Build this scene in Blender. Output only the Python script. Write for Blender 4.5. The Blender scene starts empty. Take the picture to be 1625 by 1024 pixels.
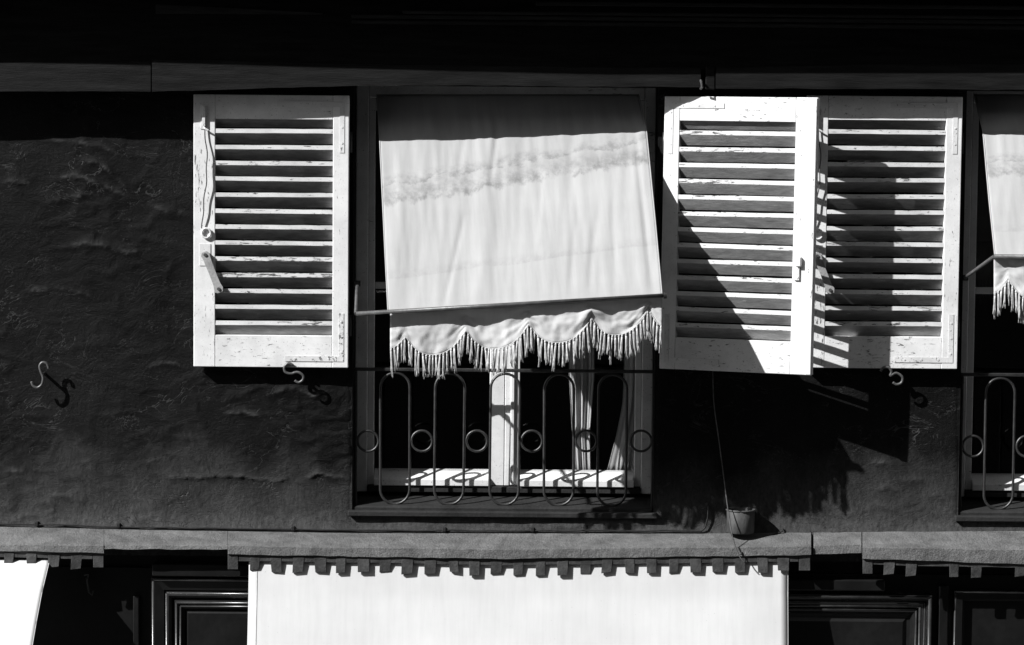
import bpy, bmesh, math, random
import numpy as np
from mathutils import Vector, Matrix
random.seed(7)
RNG = np.random.RandomState(11)
scene = bpy.context.scene
COL = scene.collection
R = math.radians

# ------------------------------------------------------------------ camera
K = 0.003            # metres per photograph pixel on the wall plane
DIST = 12.0          # camera to wall
Z0 = 4.2             # height of the picture's middle above the street
PITCH, ROLL = R(4.0), R(0.5)
cam_d = bpy.data.cameras.new('camera')
cam = bpy.data.objects.new('camera', cam_d)
COL.objects.link(cam)
FOC = DIST / K
cam_d.sensor_width = 36.0
cam_d.lens = 36.0 * FOC / 1625.0
cam_d.clip_start, cam_d.clip_end = 0.1, 500
CM = Matrix.Rotation(R(90) - PITCH, 4, 'X') @ Matrix.Rotation(ROLL, 4, 'Z')
CP = Vector((0, -DIST, Z0 + DIST * math.tan(PITCH)))
cam.matrix_world = Matrix.Translation(CP) @ CM
scene.camera = cam
C3 = CM.to_3x3()

# ------------------------------------------------------------------ light
SUN = Vector((1.65, 1.0, -1.45))     # the way the sunlight travels
world = bpy.data.worlds.new('World')
scene.world = world
world.use_nodes = True
nt = world.node_tree
bg = nt.nodes['Background']
sky = nt.nodes.new('ShaderNodeTexSky')
sky.sky_type = 'NISHITA'
sky.sun_disc = False
to_sun = -SUN.normalized()
sky.sun_elevation = math.asin(to_sun.z)
sky.sun_rotation = math.atan2(to_sun.x, to_sun.y)
bw = nt.nodes.new('ShaderNodeRGBToBW')       # black-and-white film
nt.links.new(sky.outputs[0], bw.inputs[0])
nt.links.new(bw.outputs[0], bg.inputs[0])
bg.inputs[1].default_value = 0.05
sun_d = bpy.data.lights.new('sun', 'SUN')
sun_d.energy = 4.6
sun_d.angle = R(0.5)
sun = bpy.data.objects.new('sun', sun_d)
COL.objects.link(sun)
sun.location = (-8, -6, 14)
sun.rotation_euler = SUN.to_track_quat('-Z', 'Y').to_euler()
vs = scene.view_settings
vs.view_transform = 'Standard'
vs.look = 'None'
vs.gamma = 1.0
vs.use_curve_mapping = False
vs.exposure = 0.85


# ------------------------------------------------------------------ helpers
def P(px, py, e=0.0):
    """photo pixel -> point on the plane e photo-pixels (3 mm each) in front of the wall"""
    d = C3 @ Vector(((px - 812.5) / FOC, -(py - 512.0) / FOC, -1.0))
    t = (-e * K - CP.y) / d.y
    return CP + d * t


_TAB = {}


def vnoise(x, y, seed=0):
    if seed not in _TAB: _TAB[seed] = np.random.RandomState(seed).rand(256, 256)
    tab = _TAB[seed]
    xi = np.floor(x).astype(int)
    yi = np.floor(y).astype(int)
    fx, fy = x - xi, y - yi
    fx = fx * fx * (3 - 2 * fx)
    fy = fy * fy * (3 - 2 * fy)
    a = tab[xi % 256, yi % 256]
    b = tab[(xi + 1) % 256, yi % 256]
    c = tab[xi % 256, (yi + 1) % 256]
    d = tab[(xi + 1) % 256, (yi + 1) % 256]
    return (a * (1 - fx) + b * fx) * (1 - fy) + (c * (1 - fx) + d * fx) * fy


def fbm(x, y, oct=4, seed=0):
    s, a, t = 0, 1.0, 0
    for i in range(oct):
        s = s + a * vnoise(x * 2 ** i, y * 2 ** i, seed + i)
        t += a
        a *= 0.5
    return s / t


class MB:
    def __init__(self):
        self.v, self.f, self.uv = [], [], None

    def quad(self, a, b, c, d):
        n = len(self.v)
        self.v += [tuple(a), tuple(b), tuple(c), tuple(d)]
        self.f.append((n, n + 1, n + 2, n + 3))

    def box(self, x0, x1, y0, y1, z0, z1):
        n = len(self.v)
        self.v += [(x, y, z) for x in (x0, x1) for y in (y0, y1) for z in (z0, z1)]
        for q in ((0, 1, 3, 2), (4, 6, 7, 5), (0, 4, 5, 1), (2, 3, 7, 6), (0, 2, 6, 4), (1, 5, 7, 3)):
            self.f.append(tuple(n + i for i in q))
        return self

    def hexa(self, pts):
        """8 corner points ordered x, y, z like box()"""
        n = len(self.v)
        self.v += [tuple(p) for p in pts]
        for q in ((0, 1, 3, 2), (4, 6, 7, 5), (0, 4, 5, 1), (2, 3, 7, 6), (0, 2, 6, 4), (1, 5, 7, 3)):
            self.f.append(tuple(n + i for i in q))
        return self

    def tube(self, pts, r, seg=8, closed=False, squash=1.0):
        pts = [Vector(p) for p in pts]
        m = len(pts)
        n0 = len(self.v)
        up = None
        for i, p in enumerate(pts):
            if closed:
                t = pts[(i + 1) % m] - pts[i - 1]
            else:
                t = pts[min(i + 1, m - 1)] - pts[max(i - 1, 0)]
            t.normalize()
            if up is None:
                up = Vector((0, 1, 0)) if abs(t.y) < 0.9 else Vector((1, 0, 0))
            s = t.cross(up).normalized()
            up2 = s.cross(t).normalized()
            rr = r[i] if isinstance(r, (list, tuple)) else r
            for k in range(seg):
                a = 2 * math.pi * k / seg
                self.v.append(tuple(p + s * (math.cos(a) * rr) + up2 * (math.sin(a) * rr * squash)))
        for i in range(m if closed else m - 1):
            j = (i + 1) % m
            for k in range(seg):
                l = (k + 1) % seg
                self.f.append((n0 + i * seg + k, n0 + i * seg + l, n0 + j * seg + l, n0 + j * seg + k))
        if not closed:
            self.f.append(tuple(n0 + k for k in range(seg)))
            self.f.append(tuple(n0 + (m - 1) * seg + k for k in reversed(range(seg))))
        return self

    def lathe(self, c, prof, seg=24):
        """prof: list of (radius, z) around a vertical axis at c"""
        n0 = len(self.v)
        for r, z in prof:
            for k in range(seg):
                a = 2 * math.pi * k / seg
                self.v.append((c[0] + r * math.cos(a), c[1] + r * math.sin(a), c[2] + z))
        for i in range(len(prof) - 1):
            for k in range(seg):
                l = (k + 1) % seg
                self.f.append((n0 + i * seg + k, n0 + i * seg + l, n0 + (i + 1) * seg + l, n0 + (i + 1) * seg + k))
        return self

    def grid(self, pts):
        """pts: rows of points"""
        h, w = len(pts), len(pts[0])
        n0 = len(self.v)
        for row in pts:
            self.v += [tuple(p) for p in row]
        for i in range(h - 1):
            for j in range(w - 1):
                self.f.append((n0 + i * w + j, n0 + i * w + j + 1, n0 + (i + 1) * w + j + 1, n0 + (i + 1) * w + j))
        return self

    def mesh(self, name, origin=(0, 0, 0), bevel=0, smooth=False, uv=None):
        me = bpy.data.meshes.new(name)
        o = Vector(origin)
        me.from_pydata([(x - o.x, y - o.y, z - o.z) for x, y, z in self.v], [], self.f)
        bm = bmesh.new()
        bm.from_mesh(me)
        if uv is None:
            bmesh.ops.recalc_face_normals(bm, faces=bm.faces)
        if bevel:
            ed = [e for e in bm.edges if len(e.link_faces) == 2 and e.calc_face_angle(0) > 0.5]
            bmesh.ops.bevel(bm, geom=ed, offset=bevel, segments=1, affect='EDGES')
        bm.to_mesh(me)
        bm.free()
        if smooth:
            me.polygons.foreach_set('use_smooth', [True] * len(me.polygons))
        if uv is not None:
            l = me.uv_layers.new(name='UVMap')
            vi = np.zeros(len(me.loops), dtype=np.int32)
            me.loops.foreach_get('vertex_index', vi)
            l.data.foreach_set('uv', np.asarray(uv, dtype=np.float32)[vi].ravel())
        return me


def tag(o, label=None, cat=None, group=None, kind=None):
    if label: o['label'] = label
    if cat: o['category'] = cat
    if group: o['group'] = group
    if kind: o['kind'] = kind
    return o


def thing(name, loc, label, cat, group=None, rot=None):
    o = bpy.data.objects.new(name, None)
    o.empty_display_size = 0.1
    COL.objects.link(o)
    o.location = loc
    if rot: o.rotation_euler = rot
    return tag(o, label, cat, group)


def link(name, me, mat, parent=None):
    o = bpy.data.objects.new(name, me)
    COL.objects.link(o)
    if mat and not me.materials:
        me.materials.append(mat)
    if parent is not None:
        o.parent = parent
    return o


def root_of(p):
    while p.parent: p = p.parent
    return p


def part(name, mb, mat, parent, bevel=0, smooth=False, uv=None):
    """mesh given in world coordinates, stored relative to its thing's base"""
    return link(name, mb.mesh(name, root_of(parent).location, bevel, smooth, uv), mat, parent)


def lpart(name, mb, mat, parent, bevel=0, smooth=False):
    """mesh already given in the thing's own coordinates"""
    return link(name, mb.mesh(name, (0, 0, 0), bevel, smooth), mat, parent)


# ------------------------------------------------------------------ materials (all grey: black-and-white photograph)
def g(v): return (v, v, v, 1)


class Mat:
    def __init__(self, name, rough=0.8, spec=0.3):
        self.m = bpy.data.materials.new(name)
        self.m.use_nodes = True
        self.t = self.m.node_tree
        self.b = self.t.nodes['Principled BSDF']
        self.b.inputs['Roughness'].default_value = rough
        self.b.inputs['Specular IOR Level'].default_value = spec
        self.tc = self.t.nodes.new('ShaderNodeTexCoord')

    def n(self, kind): return self.t.nodes.new(kind)
    def l(self, a, b): self.t.links.new(a, b)

    def coords(self, scale=(1, 1, 1), out='Object', rot=(0, 0, 0)):
        mp = self.n('ShaderNodeMapping')
        mp.inputs['Scale'].default_value = scale
        mp.inputs['Rotation'].default_value = rot
        self.l(self.tc.outputs[out], mp.inputs[0])
        return mp.outputs[0]

    def noise(self, scale, detail=4, vec=None, rough=0.6, dist=0.0):
        x = self.n('ShaderNodeTexNoise')
        x.inputs['Scale'].default_value = scale
        x.inputs['Detail'].default_value = detail
        x.inputs['Roughness'].default_value = rough
        x.inputs['Distortion'].default_value = dist
        self.l(vec if vec is not None else self.coords(), x.inputs['Vector'])
        return x.outputs['Fac']

    def ramp(self, fac, stops):
        r = self.n('ShaderNodeValToRGB')
        while len(r.color_ramp.elements) < len(stops):
            r.color_ramp.elements.new(0.5)
        for el, (p, v) in zip(r.color_ramp.elements, stops):
            el.position = p
            el.color = g(v)
        self.l(fac, r.inputs[0])
        return r.outputs[0]

    def mix(self, fac, a, b, blend='MIX'):
        x = self.n('ShaderNodeMix')
        x.data_type = 'RGBA'
        x.blend_type = blend
        for s, i in ((fac, 0), (a, 6), (b, 7)):
            if isinstance(s, (int, float)):
                x.inputs[i].default_value = s if i == 0 else g(s)
            else:
                self.l(s, x.inputs[i])
        return x.outputs[2]

    def math(self, op, a, b=0.0, c=None):
        x = self.n('ShaderNodeMath')
        x.operation = op
        for i, s in enumerate((a, b, c)):
            if s is None: continue
            if isinstance(s, (int, float)): x.inputs[i].default_value = s
            else: self.l(s, x.inputs[i])
        return x.outputs[0]

    def color(self, c):
        if isinstance(c, (int, float)): self.b.inputs['Base Color'].default_value = g(c)
        else: self.l(c, self.b.inputs['Base Color'])
        return self

    def bump(self, h, dist=0.004, strength=1.0):
        x = self.n('ShaderNodeBump')
        x.inputs['Distance'].default_value = dist
        x.inputs['Strength'].default_value = strength
        self.l(h, x.inputs['Height'])
        self.l(x.outputs[0], self.b.inputs['Normal'])
        return self


def mottled(name, lo, hi, scale, rough=0.8, spec=0.3, stretch=(1, 1, 1), bump=0.0, fine=60, stops=(0.3, 0.7)):
    m = Mat(name, rough, spec)
    a = m.noise(scale, 5, m.coords(stretch))
    c = m.ramp(a, [(stops[0], lo), (stops[1], hi)])
    f = m.noise(fine, 3, m.coords(stretch))
    c = m.mix(1.0, c, m.ramp(f, [(0.3, 0.72), (0.7, 1.0)]), 'MULTIPLY')
    m.color(c)
    if bump:
        m.bump(m.noise(fine, 5, m.coords(stretch)), bump)
    return m.m


def painted_white(name, base, worn, amount=0.0, grain=(3, 12, 12)):
    """old oil paint: hair cracks, flakes gone down to grey wood, dust"""
    m = Mat(name, 0.62, 0.35)
    oi = m.n('ShaderNodeObjectInfo')
    off = m.n('ShaderNodeVectorMath')
    off.operation = 'ADD'
    mp = m.coords((1, 1, 1))
    m.l(mp, off.inputs[0])
    rv = m.n('ShaderNodeCombineXYZ')
    m.l(m.math('MULTIPLY', oi.outputs['Random'], 37.0), rv.inputs[0])
    m.l(m.math('MULTIPLY', oi.outputs['Random'], 11.0), rv.inputs[2])
    m.l(rv.outputs[0], off.inputs[1])
    st = m.n('ShaderNodeMapping')
    st.inputs['Scale'].default_value = grain
    m.l(off.outputs[0], st.inputs[0])
    big = m.noise(1.2, 3, off.outputs[0])
    fl = m.noise(7.0, 8, st.outputs[0], 0.72, 0.4)
    # flakes cluster where the large noise is high
    s = m.math('ADD', fl, m.math('MULTIPLY', m.math('SUBTRACT', big, 0.5), 0.5))
    mask = m.ramp(s, [(0.66 - amount, 0.0), (0.685 - amount, 1.0)])
    dirt = m.ramp(m.noise(5.0, 6, off.outputs[0], 0.7), [(0.3, base * 0.74), (0.62, base)])
    spk = m.ramp(m.noise(110.0, 3, off.outputs[0]), [(0.29, 0.35), (0.37, 1.0)])
    c = m.mix(1.0, dirt, spk, 'MULTIPLY')
    m.color(m.mix(mask, c, worn))
    m.bump(m.math('SUBTRACT', m.math('MULTIPLY', fl, 0.3), mask), 0.0016)
    return m.m


def plaster_material():
    m = Mat('dark_plaster', 0.6, 0.10)
    co = m.coords()
    a = m.noise(1.3, 6, co, 0.65)
    c = m.ramp(a, [(0.35, 0.0012), (0.66, 0.0075)])
    st = m.noise(3.0, 6, m.coords((9, 1, 0.9)), 0.7)            # rain streaks
    c = m.mix(1.0, c, m.ramp(st, [(0.3, 0.62), (0.7, 1.15)]), 'MULTIPLY')
    # splashed dust along the ledge with a ragged edge
    sx = m.n('ShaderNodeSeparateXYZ')
    m.l(m.tc.outputs['Object'], sx.inputs[0])
    h = m.math('ADD', sx.outputs[2], m.math('MULTIPLY', m.math('SUBTRACT', m.noise(2.2, 6, m.coords((1.4, 1, 0.8)), 0.7), 0.5), 0.75))
    d = m.ramp(h, [(0.02, 1.0), (0.42, 0.0)])
    dust = m.ramp(m.noise(40, 5, m.coords((1.6, 1, 0.7)), 0.7), [(0.3, 0.03), (0.7, 0.075)])
    c = m.mix(m.math('MULTIPLY', d, 0.85), c, dust)
    wr = m.n('ShaderNodeAttribute'); wr.attribute_name = 'wear'
    c = m.mix(m.math('MULTIPLY', wr.outputs['Fac'], 0.8), c, 0.065)
    sp = m.ramp(m.noise(190, 1, co), [(0.73, 0.0), (0.77, 1.0)])
    c = m.mix(m.math('MULTIPLY', sp, 0.5), c, 0.10)
    # hairline cracks and lifted paint edges: contour lines of a warped noise, only in patches
    ln = m.noise(3.2, 5, m.coords((1, 1, 1.7)), 0.62, 1.2)
    crack = m.ramp(m.math('ABSOLUTE', m.math('SUBTRACT', ln, 0.5)), [(0.0, 1.0), (0.0075, 0.0)])
    patch = m.ramp(m.noise(2.6, 4, m.coords((1, 1, 1), rot=(0, .6, 0)), 0.6), [(0.46, 0.0), (0.56, 1.0)])
    crack = m.math('MULTIPLY', crack, patch)
    c = m.mix(m.math('MULTIPLY', crack, 0.75), c, 0.06)
    scr = m.ramp(m.noise(16, 4, m.coords((0.7, 1, 3.4), rot=(0, -.25, 0)), 0.7, 0.5), [(0.66, 0.0), (0.70, 1.0)])
    c = m.mix(m.math('MULTIPLY', scr, 0.35), c, 0.03)
    m.color(c)
    hgt = m.math('ADD', m.noise(75, 7, co, 0.78), m.math('MULTIPLY', m.noise(7, 9, m.coords((1, 1, 1.5)), 0.68, 0.9), 2.0))
    hgt = m.math('ADD', hgt, m.math('MULTIPLY', crack, -0.8))
    hgt = m.math('ADD', hgt, m.math('MULTIPLY', scr, 0.5))
    m.bump(hgt, 0.0042)
    return m.m


def canvas(name, base, stain=None, weave=900, soil=0.9):
    m = Mat(name, 0.9, 0.1)
    uv = m.coords((1, 1, 1), 'UV')
    a = m.noise(3.0, 5, uv, 0.6)
    c = m.ramp(a, [(0.3, base * soil), (0.68, base)])
    streak = m.noise(4.0, 5, m.coords((16, 1.2, 1), 'UV'), 0.65)
    c = m.mix(1.0, c, m.ramp(streak, [(0.3, 0.93), (0.6, 1.0)]), 'MULTIPLY')
    if stain:
        sp = m.n('ShaderNodeSeparateXYZ')
        m.l(m.tc.outputs['UV'], sp.inputs[0])
        u, v = sp.outputs[0], sp.outputs[1]
        for q, (v0, slope, width, wob, strength) in enumerate(stain):
            wv = m.math('MULTIPLY', m.math('SUBTRACT', m.noise(12 - 3 * q, 6, m.coords((1.8 - .5 * q, .6 + .9 * q, 1), 'UV', (0, 0, .3 * q)), 0.68), 0.5), wob)
            dv = m.math('ADD', m.math('SUBTRACT', v, m.math('MULTIPLY_ADD', u, slope, v0)), wv)
            # tide line: sharp lower edge, blotchy fading top
            band = m.ramp(m.math('DIVIDE', dv, width), [(0.0, 0.0), (0.35, 0.45), (0.85, 1.0), (0.99, 0.0)])
            bl = m.ramp(m.noise(9 + 4 * q, 6, m.coords((2, 1.6, 1), 'UV', (0, 0, .5 * q)), 0.7), [(0.38, 0.0), (0.6, 1.0)])
            c = m.mix(m.math('MULTIPLY', m.math('MULTIPLY', band, bl), strength), c, base * 0.5)
    spk = m.ramp(m.noise(220, 1, uv), [(0.2, 0.7), (0.26, 1.0)])
    c = m.mix(1.0, c, spk, 'MULTIPLY')
    m.color(c)
    w = m.noise(weave, 2, uv)
    m.bump(w, 0.0006)
    return m.m


def zinc_material():
    m = Mat('weathered_zinc', 0.85, 0.2)
    co = m.coords((0.8, 1.2, 1.2))
    c = m.ramp(m.noise(9, 7, co, 0.7), [(0.3, 0.085), (0.7, 0.19)])
    c = m.mix(1.0, c, m.ramp(m.noise(170, 3, m.coords(), 0.8), [(0.3, 0.5), (0.68, 1.15)]), 'MULTIPLY')
    c = m.mix(m.ramp(m.noise(34, 5, m.coords(), 0.7), [(0.70, 0.0), (0.73, 0.8)]), c, 0.35)
    c = m.mix(m.ramp(m.noise(4, 6, m.coords((0.5, 1, 3)), 0.7), [(0.28, 0.6), (0.42, 0.0)]), c, 0.04)
    m.color(c)
    m.bump(m.math('ADD', m.noise(120, 4, m.coords(), 0.75), m.math('MULTIPLY', m.noise(14, 5, m.coords()), 2.5)), 0.005)
    return m.m


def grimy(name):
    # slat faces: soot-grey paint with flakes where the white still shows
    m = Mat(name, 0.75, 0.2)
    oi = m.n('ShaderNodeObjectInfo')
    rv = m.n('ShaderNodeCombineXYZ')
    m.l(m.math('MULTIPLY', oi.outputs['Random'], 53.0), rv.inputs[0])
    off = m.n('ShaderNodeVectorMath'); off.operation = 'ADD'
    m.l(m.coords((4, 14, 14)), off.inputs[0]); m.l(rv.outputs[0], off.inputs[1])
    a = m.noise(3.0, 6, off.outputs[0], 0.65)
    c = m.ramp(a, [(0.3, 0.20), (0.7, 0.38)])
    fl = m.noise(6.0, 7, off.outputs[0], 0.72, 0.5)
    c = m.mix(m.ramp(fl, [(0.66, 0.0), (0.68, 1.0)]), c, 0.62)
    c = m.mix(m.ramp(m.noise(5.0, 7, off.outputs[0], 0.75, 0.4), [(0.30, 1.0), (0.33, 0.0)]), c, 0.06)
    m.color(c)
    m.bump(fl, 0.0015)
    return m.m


M = {}
M['plaster'] = plaster_material()
M['white'] = painted_white('white_paint', 0.74, 0.14, 0.04)
M['stile'] = painted_white('stile_paint', 0.74, 0.14, 0.035, (13, 12, 2.6))
M['slat'] = painted_white('slat_paint', 0.70, 0.10, 0.055, (2.2, 10, 14))
M['plate'] = painted_white('painted_iron', 0.66, 0.16, 0.03, (6, 6, 6))
M['window_white'] = painted_white('window_paint', 0.70, 0.2, -0.02)
M['canvas'] = canvas('awning_canvas', 0.385, [(0.405, -0.17, 0.115, 0.10, 1.0), (0.375, -0.19, 0.06, 0.12, 0.8), (0.80, -0.1, 0.05, 0.04, 0.3)])
M['valance'] = canvas('valance_canvas', 0.54)
M['shop_canvas'] = canvas('shop_canvas', 0.64, None, 900, 0.84)
M['seam'] = mottled('seam_thread', 0.38, 0.55, 30, 0.95, 0.05)
M['tassel'] = mottled('cotton_fringe', 0.40, 0.56, 60, 0.95, 0.05)
M['zinc'] = zinc_material()
M['pelmet'] = mottled('painted_pelmet', 0.022, 0.075, 16, 0.75, 0.25, (1, 1, 1), 0.0025, 110)
M['timber'] = mottled('black_timber', 0.004, 0.015, 5, 0.6, 0.12, (0.7, 6, 7), 0.0016, 30)
M['shop_wood'] = mottled('black_varnish', 0.006, 0.012, 5, 0.34, 0.5, (1, 1, 1), 0.0008, 30)
M['lit_timber'] = mottled('lit_timber', 0.018, 0.045, 9, 0.6, 0.2, (0.7, 6, 7), 0.0016, 30)  # light on the streak and moulding edges put into a paler timber
M['bead'] = mottled('varnished_bead', 0.02, 0.05, 14, 0.26, 0.6, (1, 1, 1), 0.0004, 60)
M['iron'] = mottled('wrought_iron', 0.012, 0.035, 25, 0.42, 0.6, (1, 1, 1), 0.001, 120)
M['hook_iron'] = mottled('bare_iron', 0.05, 0.11, 25, 0.4, 0.6, (1, 1, 1), 0.001, 120)
M['stone'] = mottled('dark_stone_sill', 0.012, 0.03, 7, 0.8, 0.25, (1, 1, 1), 0.003, 60)
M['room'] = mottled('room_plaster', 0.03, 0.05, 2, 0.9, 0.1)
M['curtain'] = mottled('net_curtain', 0.5, 0.66, 12, 0.95, 0.05, (8, 1, 0.6))
M['cord'] = mottled('grey_cord', 0.05, 0.12, 30, 0.8)
M['cable'] = mottled('black_cable', 0.008, 0.02, 30, 0.7)
M['worn_iron'] = mottled('worn_iron', 0.25, 0.42, 25, 0.5, 0.5, (1, 1, 1), 0.001, 120)
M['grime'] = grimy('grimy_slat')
M['tin'] = mottled('rusty_tin', 0.03, 0.09, 18, 0.6, 0.4, (1, 1, 0.5), 0.001, 90)
M['street'] = mottled('asphalt', 0.04, 0.06, 3, 0.9, 0.2, (1, 1, 1), 0.003, 80)
M['paving'] = mottled('pavement', 0.10, 0.16, 2, 0.9, 0.2)
M['house'] = mottled('grey_render', 0.10, 0.16, 1, 0.9, 0.1)
gm = Mat('window_glass', 0.03, 0.5)
gl = gm.n('ShaderNodeBsdfGlossy'); gl.inputs['Roughness'].default_value = 0.03
tr = gm.n('ShaderNodeBsdfTransparent'); tr.inputs[0].default_value = g(0.94)
lw = gm.n('ShaderNodeLayerWeight'); lw.inputs[0].default_value = 0.5
fac = gm.math('MULTIPLY_ADD', gm.math('POWER', lw.outputs['Facing'], 5.0), 0.96, 0.04)
ms = gm.n('ShaderNodeMixShader')
gm.l(fac, ms.inputs[0]); gm.l(tr.outputs[0], ms.inputs[1]); gm.l(gl.outputs[0], ms.inputs[2])
gm.l(ms.outputs[0], gm.t.nodes['Material Output'].inputs[0])
M['glass'] = gm.m

# ------------------------------------------------------------------ main dimensions
WX0, WX1 = P(560, 480).x, P(1041, 480).x          # window opening
WZT, WZB = P(800, 132).z, P(800, 818).z
DX = P(1528, 700).x - P(564, 700).x               # to the next window
XL, XR = -4.2, WX1 + DX + 1.2
ZL = P(800, 845).z                                # wall meets ledge
ZBEAM = P(800, 122).z

# ------------------------------------------------------------------ street and the house across it
def struct(name, mb, mat):
    o = link(name, mb.mesh(name), mat)
    return tag(o, kind='structure')

struct('street', MB().box(-90, 90, -60, 60, -0.3, 0.0), M['street'])
struct('pavement', MB().box(-60, 60, -1.9, -0.02, 0.002, 0.12), M['paving'])
opp = thing('house', (0, -15.0, 0), 'plain grey rendered house across the street', 'house')
mb = MB().box(-16, 22, -22.0, -15.0, 0.004, 13.5)
part('wall', mb, M['house'], opp)
mb = MB().box(-16.3, 22.3, -22.2, -14.6, 13.504, 13.9)
part('cornice', mb, M['house'], opp)

# ------------------------------------------------------------------ the building: plaster wall
bld = thing('building', (0, 0, ZL), 'dark plastered building front above a black panelled shopfront', 'building')


def spans(breaks, step):
    out = [breaks[0]]
    for a, b, s in zip(breaks[:-1], breaks[1:], step):
        k = max(1, int(round((b - a) / s)))
        out += [a + (b - a) * i / k for i in range(1, k + 1)]
    return np.array(out)


xs = spans([XL, P(-10, 500).x, WX0, WX1, WX0 + DX, P(1635, 500).x, WX1 + DX, XR],
           [0.08, 0.0085, 0.012, 0.0085, 0.012, 0.08, 0.08])
zs = spans([ZL - 0.12, WZB, P(800, 600).z, WZT, WZT + 0.35], [0.0085, 0.0085, 0.010, 0.06])
GX, GZ = np.meshgrid(xs, zs)
PX = GX / K + 812.5
PY = 512 - (GZ - Z0) / K                     # rough photo pixels, for placing the wear


def ridge(x, y, pts, amp, fade_up, fade_dn):
    """blown plaster: lifts gradually from above, breaks off sharply along a line"""
    pts = np.array(pts, float)
    yy = np.interp(x, pts[:, 0], pts[:, 1])
    x0, x1 = pts[0, 0], pts[-1, 0]
    yy = yy + (fbm(x / 9.0, y * 0 + 3.3, 3, 5) - 0.5) * 7
    d = yy - y
    env = np.clip((x - x0) / 25, 0, 1) * np.clip((x1 - x) / 25, 0, 1)
    am = 0.55 + 0.9 * (fbm(x / 28.0, y * 0, 2, 9) - 0.3)
    lift = np.where(d >= 0, .6 * np.exp(-d / fade_up) + .4 * np.exp(-d / 5.0), np.exp(d / (fade_dn * 3)))
    global wear
    line = np.where(d >= 0, np.exp(-d / 2.6), np.exp(d / 1.0)) * env * np.clip(fbm(x / 13.0, y / 30, 3, 15) * 3.2 - 1.0, 0, 1)
    wear = np.maximum(wear, line)
    return amp * env * am * lift


wear = np.zeros_like(PX)
disp = 0.014 * (fbm(PX / 130, PY / 130, 3, 21) - 0.5) + 0.0022 * (fbm(PX / 40, PY / 34, 3, 31) - 0.5)
rn = 1 - np.abs(2 * fbm(PX / 60 + 0.6 * fbm(PX / 40, PY / 40, 2, 3), PY / 34, 3, 41) - 1)
zone = np.clip(fbm(PX / 180, PY / 140, 2, 57) * 2.6 - 0.9, 0, 1)
disp += 0.007 * zone * np.clip(rn - 0.72, 0, 1) / 0.28
for pts, amp, fu, fd in [
    ([(255, 766), (330, 762), (400, 763), (440, 768), (470, 762)], 0.009, 22, 1.5),
    ([(470, 768), (500, 757), (540, 762), (565, 768)], 0.009, 16, 1.5),
    ([(205, 745), (240, 738), (275, 733)], 0.004, 10, 2),
    ([(0, 755), (20, 757), (48, 752)], 0.006, 14, 2),
    ([(350, 662), (390, 660), (432, 664)], 0.005, 8, 1.5),
    ([(65, 226), (110, 232), (160, 240), (190, 250)], 0.006, 12, 2),
    ([(0, 296), (25, 294), (60, 300)], 0.007, 10, 2),
    ([(120, 265), (150, 262), (175, 280), (200, 305)], 0.007, 12, 2),
    ([(80, 290), (120, 285), (160, 300), (205, 318)], 0.006, 12, 2),
    ([(60, 330), (110, 320), (150, 312)], 0.006, 14, 2),
    ([(230, 330), (270, 342), (300, 340)], 0.006, 12, 2),
    ([(90, 400), (140, 392), (200, 405), (240, 400)], 0.005, 14, 2),
    ([(30, 470), (90, 462), (150, 478)], 0.005, 14, 2),
    ([(225, 590), (265, 580), (300, 590)], 0.005, 14, 2),
    ([(420, 628), (470, 620), (500, 632), (530, 622)], 0.005, 8, 2),
    ([(865, 838), (930, 837), (945, 829), (1035, 831)], 0.006, 8, 1.2),
    ([(1390, 775), (1415, 772), (1440, 778)], 0.006, 10, 1.5),
    ([(1440, 756), (1460, 760), (1480, 757)], 0.005, 8, 1.5),
    ([(1380, 733), (1410, 731), (1430, 738)], 0.005, 8, 1.5),
    ([(1470, 790), (1495, 783), (1520, 792)], 0.005, 8, 1.5),
]:
    disp += ridge(PX, PY, pts, amp * 1.7, fu, fd)
# the wall flares out a little as it meets the ledge
disp += 0.02 * np.clip(1 - (GZ - ZL) / 0.10, 0, 1.5) ** 2
ex = np.minimum.reduce([np.abs(GX - WX0), np.abs(GX - WX1), np.abs(GX - WX0 - DX), np.abs(GX - WX1 - DX)])
disp -= 0.008 * np.clip(1 - ex / 0.03, 0, 1) ** 2 * (GZ > WZB - 0.02)      # worn arrises
nz, nx = GX.shape
verts = np.stack([GX, -disp, GZ - ZL], -1).reshape(-1, 3)
cx = 0.5 * (xs[:-1] + xs[1:])
cz = 0.5 * (zs[:-1] + zs[1:])
hole = ((cx > WX0) & (cx < WX1)) | ((cx > WX0 + DX) & (cx < WX1 + DX))
keep = ~(hole[None, :] & ((cz > WZB) & (cz < WZT))[:, None])
ii, jj = np.nonzero(keep)
a = ii * nx + jj
faces = np.stack([a, a + 1, a + nx + 1, a + nx], -1)
me = bpy.data.meshes.new('wall')
me.from_pydata(verts.tolist(), [], faces.tolist())
me.polygons.foreach_set('use_smooth', [True] * len(me.polygons))
at = me.attributes.new('wear', 'FLOAT', 'POINT')
at.data.foreach_set('value', wear.ravel().astype(np.float32))
link('wall', me, M['plaster'], bld)
# reveals of the two openings
for k in range(2):
    d = k * DX
    mb = MB()
    mb.box(WX0 + d - 0.25, WX0 + d - 0.0005, 0.004, 0.34, WZB - 0.1, WZT + 0.2)
    mb.box(WX1 + d + 0.0005, WX1 + d + 0.25, 0.004, 0.34, WZB - 0.1, WZT + 0.2)
    mb.box(WX0 + d + 0.0005, WX1 + d - 0.0005, 0.004, 0.34, WZT + 0.0005, WZT + 0.2)
    part('reveal', mb, M['plaster'], bld)
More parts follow.
